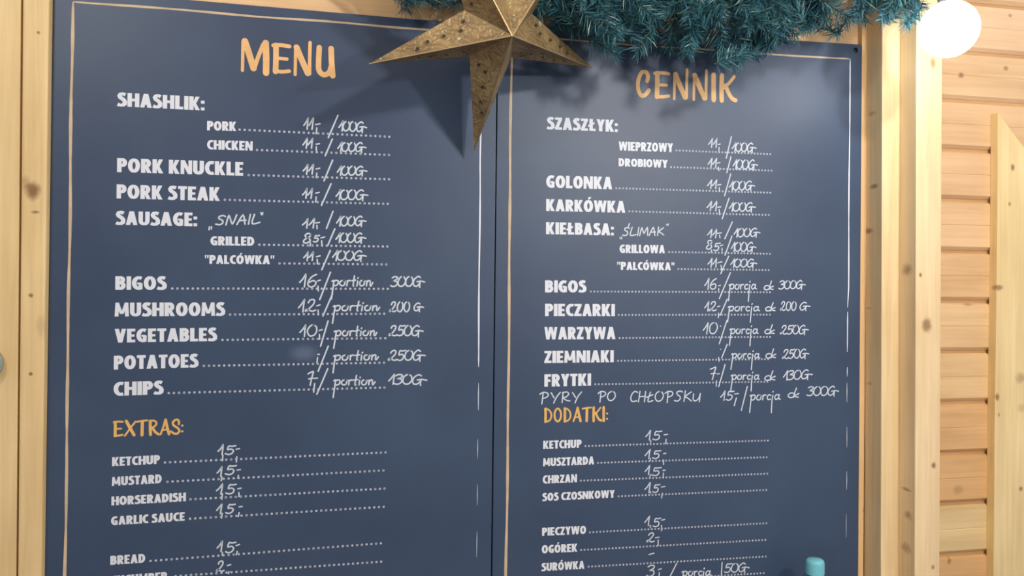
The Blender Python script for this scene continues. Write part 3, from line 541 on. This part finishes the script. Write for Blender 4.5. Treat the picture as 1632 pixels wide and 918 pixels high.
H([('PO', 951.6, 639.5, 979.8, 639, 16)], name='handwritten_word')
H([('CHŁOPSKU', 1003.7, 640.5, 1115, 639.5, 17)], name='handwritten_word')
H([('15', 1148, 638, 1167.5, 638, 15), ('porcja', 1194.4, 638, 1242, 637, 17), ('q', 1255, 634, 1271.6, 633.5, 15.5), ('300G', 1285.6, 631, 1335, 630, 15)], [(1169.7, 628, 1177.6, 627), (1173.6, 633.3, 1169.7, 647.3), (1191, 615, 1181, 654.8)])
for (one, five, st) in [
    ((1028.5, 701.3, 1035.5, 16), (1039.3, 701.3, 1052, 14.5), [(1037.3, 701.3, 1036.7, 706), (1057.3, 693, 1065, 692), (1061.7, 699, 1060.7, 707.7)]),
    ((1027.7, 731, 1034.7, 15), (1039.3, 731, 1051, 13), [(1036.7, 729.6, 1036.2, 734.7), (1056.6, 722.9, 1062, 722.3), (1057.3, 732, 1057.3, 741)]),
    ((1027.7, 756.6, 1034, 15), (1038, 758, 1051, 13), [(1036.7, 755.3, 1035.7, 760.5), (1055.5, 749.8, 1061, 749), (1057.3, 753, 1056.8, 761.8)]),
    ((1027.7, 785, 1034.7, 16), (1039.8, 785, 1049.6, 13), [(1036.7, 782.4, 1036.2, 787), (1053, 776.2, 1060.7, 775), (1055.5, 785, 1054.2, 794.5)]),
    ((1027, 837.7, 1033.7, 15), (1039.8, 839.5, 1051, 14), [(1036.7, 836.4, 1036.2, 841.5), (1053.5, 829.2, 1060, 827.5), (1054.2, 836.4, 1054.2, 846.7)])]:
    H([('1', one[0], one[1], one[2], one[1], one[3]), ('5', five[0], five[1], five[2], five[1], five[3])], st)
H([('2', 1030.3, 864, 1042.4, 864, 15)], [(1043.7, 857, 1051.4, 856), (1048.8, 859.6, 1048.8, 870)])
H([], [(1033.4, 884, 1043.2, 881.3)])
H([('3', 1030, 919, 1042, 918.5, 18), ('porcja', 1086, 918, 1132, 917, 15), ('50G', 1154, 912.8, 1192.5, 911, 14.5)], [(1048.2, 908, 1054.7, 906), (1050.7, 911.5, 1050, 920), (1078.7, 896.8, 1066, 922), (1150.7, 895.3, 1149.3, 918)])
line(rboard, [(816.5, 60), (816, 82), (813, 232), (811.6, 461), (810.3, 610), (809, 733), (806.4, 901), (804, 1050), (802, 1190)], 3.8, GOLDP, .15)
line(rboard, [(818, 57.5), (883, 62), (973, 69), (1237, 87), (1354, 94)], 2.6, GOLDP)
line(rboard, [(1355, 94), (1354, 180), (1352, 460), (1350.5, 490)], 2.2, PRINT)
for a_, b_, w_ in ((497, 561, 2.0), (585, 600, 1.4), (610, 641, 1.2), (680, 713, 1.0), (751, 780, 1.0), (818, 857, .9)):
    line(rboard, [(1350.2 - (a_ - 550) * .005, a_), (1350.2 - (b_ - 550) * .005, b_)], w_, CHALK)
# dark screw head in the top right corner of the price board
lathe('screw', [(0, .0012), (.0035, .0012), (.0045, 0)], at(1364, 80, YB), plain('dark_screw', (35, 40, 48), .4, .8), rboard, 14, 'y')

# ------------------------------------------------------------------ folded paper star
def star_paper():
    m, n, l, b = new_mat('embossed_gold_paper')
    g = n.new('ShaderNodeTexCoord')
    v = n.new('ShaderNodeTexVoronoi'); v.inputs['Scale'].default_value = 70; v.feature = 'DISTANCE_TO_EDGE'
    wv_ = n.new('ShaderNodeTexWave'); wv_.wave_type = 'RINGS'; wv_.inputs['Scale'].default_value = 34; wv_.inputs['Distortion'].default_value = 12; wv_.inputs['Detail'].default_value = 2; wv_.inputs['Detail Scale'].default_value = 2.2
    l.new(g.outputs['Object'], v.inputs['Vector']); l.new(g.outputs['Object'], wv_.inputs['Vector'])
    ns = n.new('ShaderNodeTexNoise'); ns.inputs['Scale'].default_value = 24; ns.inputs['Detail'].default_value = 4; l.new(g.outputs['Object'], ns.inputs['Vector'])
    r = n.new('ShaderNodeValToRGB'); e = r.color_ramp.elements
    e[0].position = .3; e[0].color = sr2l((126, 106, 80)); e[1].position = .72; e[1].color = sr2l((178, 156, 112))
    mx = n.new('ShaderNodeMath'); mx.operation = 'MULTIPLY_ADD'; mx.inputs[1].default_value = .15; l.new(wv_.outputs[1], mx.inputs[0]); 
    m5 = n.new('ShaderNodeMath'); m5.operation = 'MULTIPLY'; m5.inputs[1].default_value = .82; l.new(ns.outputs[0], m5.inputs[0]); l.new(m5.outputs[0], mx.inputs[2]); l.new(mx.outputs[0], r.inputs[0])
    # foil rubbed off to pale paper in a few flakes
    fl = n.new('ShaderNodeTexNoise'); fl.inputs['Scale'].default_value = 62; fl.inputs['Detail'].default_value = 2; l.new(g.outputs['Object'], fl.inputs['Vector'])
    fr = n.new('ShaderNodeMapRange'); fr.inputs['From Min'].default_value = .70; fr.inputs['From Max'].default_value = .74; l.new(fl.outputs[0], fr.inputs['Value'])
    fm = n.new('ShaderNodeMix'); fm.data_type = 'RGBA'; l.new(fr.outputs[0], fm.inputs[0]); l.new(r.outputs[0], fm.inputs[6]); fm.inputs[7].default_value = sr2l((190, 190, 180))
    l.new(fm.outputs[2], b.inputs['Base Color'])
    b.inputs['Metallic'].default_value = .45; b.inputs['Roughness'].default_value = .5
    bp = n.new('ShaderNodeBump'); bp.inputs['Strength'].default_value = .55; bp.inputs['Distance'].default_value = .001
    ad = n.new('ShaderNodeMath'); ad.operation = 'ADD'; l.new(v.outputs[0], ad.inputs[0]); l.new(wv_.outputs[1], ad.inputs[1])
    l.new(ad.outputs[0], bp.inputs['Height']); l.new(bp.outputs[0], b.inputs['Normal'])
    return m
PAPER = star_paper(); FOLD = plain('gold_fold', (250, 226, 180), .35, .6); HOLE = plain('punched_dark', (58, 48, 38), .9)
tips = [(.043, 1.098, .299), (.207, 1.226, .212), (.388, 1.207, .345), (.335, 1.068, .515), (.122, 1.001, .486)]
vals = [(.184, 1.136, .329), (.248, 1.156, .337), (.272, 1.127, .393), (.223, 1.088, .42), (.169, 1.094, .379)]
apx = Vector((.234, 1.083, .346 + CAMZ)); bck = Vector((.204, 1.157, .397 + CAMZ))
tips = [Vector((a, b, c + CAMZ)) for a, b, c in tips]; vals = [Vector((a, b, c + CAMZ)) for a, b, c in vals]
star = thing('paper_star', (apx + bck) / 2, 'big five pointed brown gold paper star hanging from the garland before the boards', 'star ornament')
for k in range(5):
    t, va, vb = tips[k], vals[k - 1], vals[k]
    # fine grid on each facet with slight sag so the folded paper does not look machined
    V = []; Fc = []
    def facet(a, b, c, sag):
        n0 = (b - a).cross(c - a).normalized(); N = 8; base = len(V); idx = {}
        for i in range(N + 1):
            for j in range(N + 1 - i):
                u, w_ = i / N, j / N; p = a + (b - a) * u + (c - a) * w_
                e_ = min(u, w_, 1 - u - w_) * 3
                idx[(i, j)] = len(V); V.append(p + n0 * sag * e_)
        for i in range(N):
            for j in range(N - i):
                Fc.append((idx[(i, j)], idx[(i + 1, j)], idx[(i, j + 1)]))
                if i + j < N - 1: Fc.append((idx[(i + 1, j)], idx[(i + 1, j + 1)], idx[(i, j + 1)]))
    for pole in (apx, bck):
        facet(pole, t, va, .0012); facet(pole, vb, t, .0012)
    pt = link('star_point', V, Fc, PAPER, star)
    tube('fold', [apx, t], [.0011, .0007], FOLD, pt, 6)
    # punched holes on both front facets
    for side, (b_, sgn) in enumerate(((va, 1), (vb, -1))):
        n0 = (t - apx).cross(b_ - apx).normalized()
        if n0.y > 0: n0 = -n0
        for (u, w_) in ((.22, .42), (.36, .36), (.50, .28), (.62, .14), (.12, .66)):
            c = apx + (t - apx) * u + (b_ - apx) * w_; e1 = (t - apx).normalized(); e2 = n0.cross(e1)
            vv = [c + n0 * .0022]; R0 = .0036
            for j in range(10):
                rr = R0 if j % 2 == 0 else R0 * .5
                vv.append(c + n0 * .0022 + (e1 * math.cos(j * PI / 5) + e2 * math.sin(j * PI / 5)) * rr)
            link('punched_hole', vv, [(0, 1 + j, 1 + (j + 1) % 10) for j in range(10)], HOLE, pt)
for k in range(5): tube('valley_fold', [apx, vals[k]], .0005, FOLD, star, 5)
tube('hanging_cord', [vals[3] + Vector((0, 0, -.002)), vals[3] + Vector((.002, .01, .06)), vals[3] + Vector((.0, .02, .16))], .0009, plain('cord', (190, 170, 130), .8), star, 6)

# ------------------------------------------------------------------ fir garland
NEEDLE = [plain('needle_teal', c, .55, noise=.2, scale=30) for c in ((44, 98, 120), (54, 112, 124), (70, 130, 126), (168, 192, 186))]  # light painted in: palest tone for lamp-lit needles, blues lifted for haze
STEMM = plain('garland_wire', (50, 62, 48), .8)
outline = [(560, -70), (606, 12), (625, 30), (650, 36), (690, 30), (720, 20), (760, 10), (820, 20), (862, 40), (885, 57), (925, 60), (960, 84), (1000, 101), (1050, 98), (1085, 110), (1110, 118), (1160, 115), (1185, 104), (1235, 98), (1262, 62), (1290, 72), (1330, 70), (1365, 40), (1385, 50), (1420, 48), (1450, 40), (1480, 22), (1500, -60)]
def out_y(x):
    for (xa, ya), (xb, yb) in zip(outline, outline[1:]):
        if xa <= x <= xb: return ya + (yb - ya) * (x - xa) / (xb - xa)
    return -80
garland = thing('fir_garland', at(1050, -60, 1.15), 'bushy green artificial fir garland draped along the top of the boards', 'garland')
def sprig_mesh(seed, L):
    r = random.Random(seed); V = []; Fc = []; mi = []
    tv, tf = tube_data([(0, 0, 0), (0, .002, L * .5), (.001, 0, L)], [.0011, .0009, .0005], 5)
    V += tv; Fc += tf; mi += [4] * len(tf)
    n = int(150 * L / .07)
    for i in range(n):
        h = L * (.02 + .98 * i / n); a = r.uniform(0, 2 * PI); el = r.uniform(.35, 1.0)
        nl = r.uniform(.020, .034) * (1 - .3 * h / L)
        d = Vector((math.cos(a) * math.cos(el), math.sin(a) * math.cos(el), math.sin(el)))
        s = d.cross(Vector((r.uniform(-1, 1), r.uniform(-1, 1), r.uniform(-1, 1)))).normalized() * r.uniform(.00045, .00075)
        p = Vector((0, 0, h)); q = p + d * nl * .6 + Vector((0, 0, -.001)); e = p + d * nl + Vector((r.uniform(-1, 1), r.uniform(-1, 1), r.uniform(-1, 1))) * .003
        b = len(V); V += [p - s, p + s, q + s, q - s, e]
        Fc += [(b, b + 1, b + 2, b + 3), (b + 3, b + 2, b + 4)]
        k = r.choices((0, 1, 2, 3), (5, 4, 2, .35))[0]; mi += [k, k]
    me = bpy.data.meshes.new('sprig'); me.from_pydata([tuple(v) for v in V], [], Fc)
    for m in NEEDLE + [STEMM]: me.materials.append(m)
    me.polygons.foreach_set('material_index', mi); me.update()
    return me
sprigs = [sprig_mesh(s, L) for s, L in ((1, .05), (2, .06), (3, .07), (4, .055), (5, .065), (6, .08))]
gr = random.Random(11)
path = [at(x, min(-10, out_y(x) - 62), 1.165) for x in range(600, 1490, 40)]
tube('garland_stem', path, .004, STEMM, garland, 6)
cnt = 0
tries = 0
while cnt < 295 and tries < 9000:
    tries += 1
    x = gr.uniform(596, 1492); oy = out_y(x)
    Y = gr.uniform(1.10, 1.215)
    if x < 905: Y = gr.uniform(1.18, 1.225)
    py = gr.uniform(-75, oy - 8)
    me = gr.choice(sprigs); L = max(v.co.z for v in me.vertices[:15])
    a = gr.uniform(-150, -30) if gr.random() < .75 else gr.uniform(0, 360)
    out = gr.uniform(-.35, .45)
    d = Vector((math.cos(math.radians(a)), -out, math.sin(math.radians(a)))).normalized()
    p = at(x, py, Y); e = p + d * (L + .018)
    # keep tips inside the hanging edge, off the boards, and out of the star
    pp = e - Vector((0, 0, CAMZ)); c = RM @ Vector((pp.x, -pp.z, pp.y)); ex, ey = 816 + F * c.x / c.z, 459 + F * c.y / c.z
    if ey > out_y(ex) + 4 or e.y > 1.235 or p.y < 1.06: continue
    s = sum((Vector(q) for q in ((apx.x, apx.y, apx.z), (bck.x, bck.y, bck.z))), Vector()) / 2
    if x < 900 and min(e.y, p.y) < 1.165: continue
    ob = bpy.data.objects.new('sprig', me); C.objects.link(ob)
    q = d.to_track_quat('Z', 'Y'); ob.matrix_world = Matrix.Translation(p) @ q.to_matrix().to_4x4() @ Matrix.Rotation(gr.uniform(0, 6.28), 4, 'Z')
    mw = ob.matrix_world.copy(); ob.parent = garland; ob.matrix_parent_inverse = garland.matrix_basis.inverted(); ob.matrix_basis = mw
    cnt += 1

# ------------------------------------------------------------------ string lamps
SOCK = plain('socket_black', (30, 30, 30), .5)
for i, (c, r, e, lab) in enumerate(LAMPS):
    m = plain('lit_glass', (255, 255, 255), .3, emis=(LAMP_COL, e))
    t = thing('globe_lamp', (c[0], c[1], c[2] + r + .07), lab, 'lamp')
    lathe('glass_globe', [(0, -r)] + [(r * math.cos(a), r * math.sin(a)) for a in [(-80 + 10 * k) * PI / 180 for k in range(0, 16)]] + [(.013, r * .98 + .004)], c, m, t, 40)
    lathe('socket', [(0, r * .9), (.0145, r * .9), (.017, r + .012), (.017, r + .045), (.008, r + .055), (0, r + .056)], c, SOCK, t, 20)
    tube('cable', [(c[0], c[1], c[2] + r + .05), (c[0], c[1], c[2] + r + .2), (c[0], c[1], 2.75)], .003, SOCK, t, 8)
struct(box('ceiling', (-3, -2.2, 2.75), (3.2, 1.40, 2.80), wood('ceiling_boards', (196, 164, 120), False, seed=21), bevel=0))

# ------------------------------------------------------------------ bottle on the ledge under the boards
cap_c = at(1299, 903, 1.185)
zb = cap_c.z - .245
BP = plain('teal_plastic_cap', (118, 200, 222), .4, spec=.5)
GL, n_, l_, b_ = new_mat('teal_bottle_plastic'); b_.inputs['Base Color'].default_value = sr2l((70, 170, 172)); b_.inputs['Transmission Weight'].default_value = .8; b_.inputs['Roughness'].default_value = .08; b_.inputs['IOR'].default_value = 1.3
bt = thing('water_bottle', (cap_c.x, cap_c.y, zb), 'small water bottle with turquoise screw cap in front of the price board', 'bottle')
bz = (cap_c.x, cap_c.y, zb)
lathe('bottle_body', [(0, .002), (.022, 0), (.028, .006), (.029, .03), (.0275, .05), (.029, .07), (.0275, .09), (.029, .11), (.029, .15), (.026, .175), (.018, .20), (.0125, .215), (.0122, .226), (.0165, .228), (.0165, .2305), (.0122, .232), (.0122, .238)], bz, GL, bt, 36)
lathe('bottle_label', [(.0293, .075), (.0296, .075), (.0296, .145), (.0293, .145)], bz, plain('bottle_wrap', (60, 150, 165), .5), bt, 36)
v = []; f = []; seg = 72; prof = [(.0143, .2335), (.0146, .236), (.0146, .250), (.0138, .2545), (.0115, .2572), (0, .2580)]
for j in range(seg):
    for r, z in prof:
        k = 1.0 if (j % 2 or z > .2535 or z < .235) else .962
        a = 2 * PI * j / seg; v.append((bz[0] + r * k * math.cos(a), bz[1] + r * k * math.sin(a), bz[2] + z))
for j in range(seg):
    k = (j + 1) % seg
    for i in range(len(prof) - 1): f.append((j * 6 + i, k * 6 + i, k * 6 + i + 1, j * 6 + i + 1))
link('screw_cap', v, f, BP, bt, smooth=True)
ledge = box('ledge', (-.38, .98, zb - .04), (.93, 1.249, zb), wood('ledge_wood', (215, 180, 130), False, seed=31))
tag(ledge, 'pine serving ledge below the menu boards with the bottle on it', 'shelf')

# ------------------------------------------------------------------ round pale disc on the left post
dc = at(-28, 579.5, YL)
disc = thing('round_dial', dc, 'small pale round disc with grey rim at the far left edge on the post', 'wall disc')
lathe('rim', [(0, -.003), (.0250, -.003), (.0262, .002), (.0262, .006), (.0245, .007), (.0240, .005), (0, .005)], dc, plain('rim_grey', (150, 160, 158), .5), disc, 48, 'y')
lathe('face', [(0, .0062), (.0240, .0058), (.0243, .0045)], dc, plain('pale_face', (215, 232, 235), .4), disc, 48, 'y')
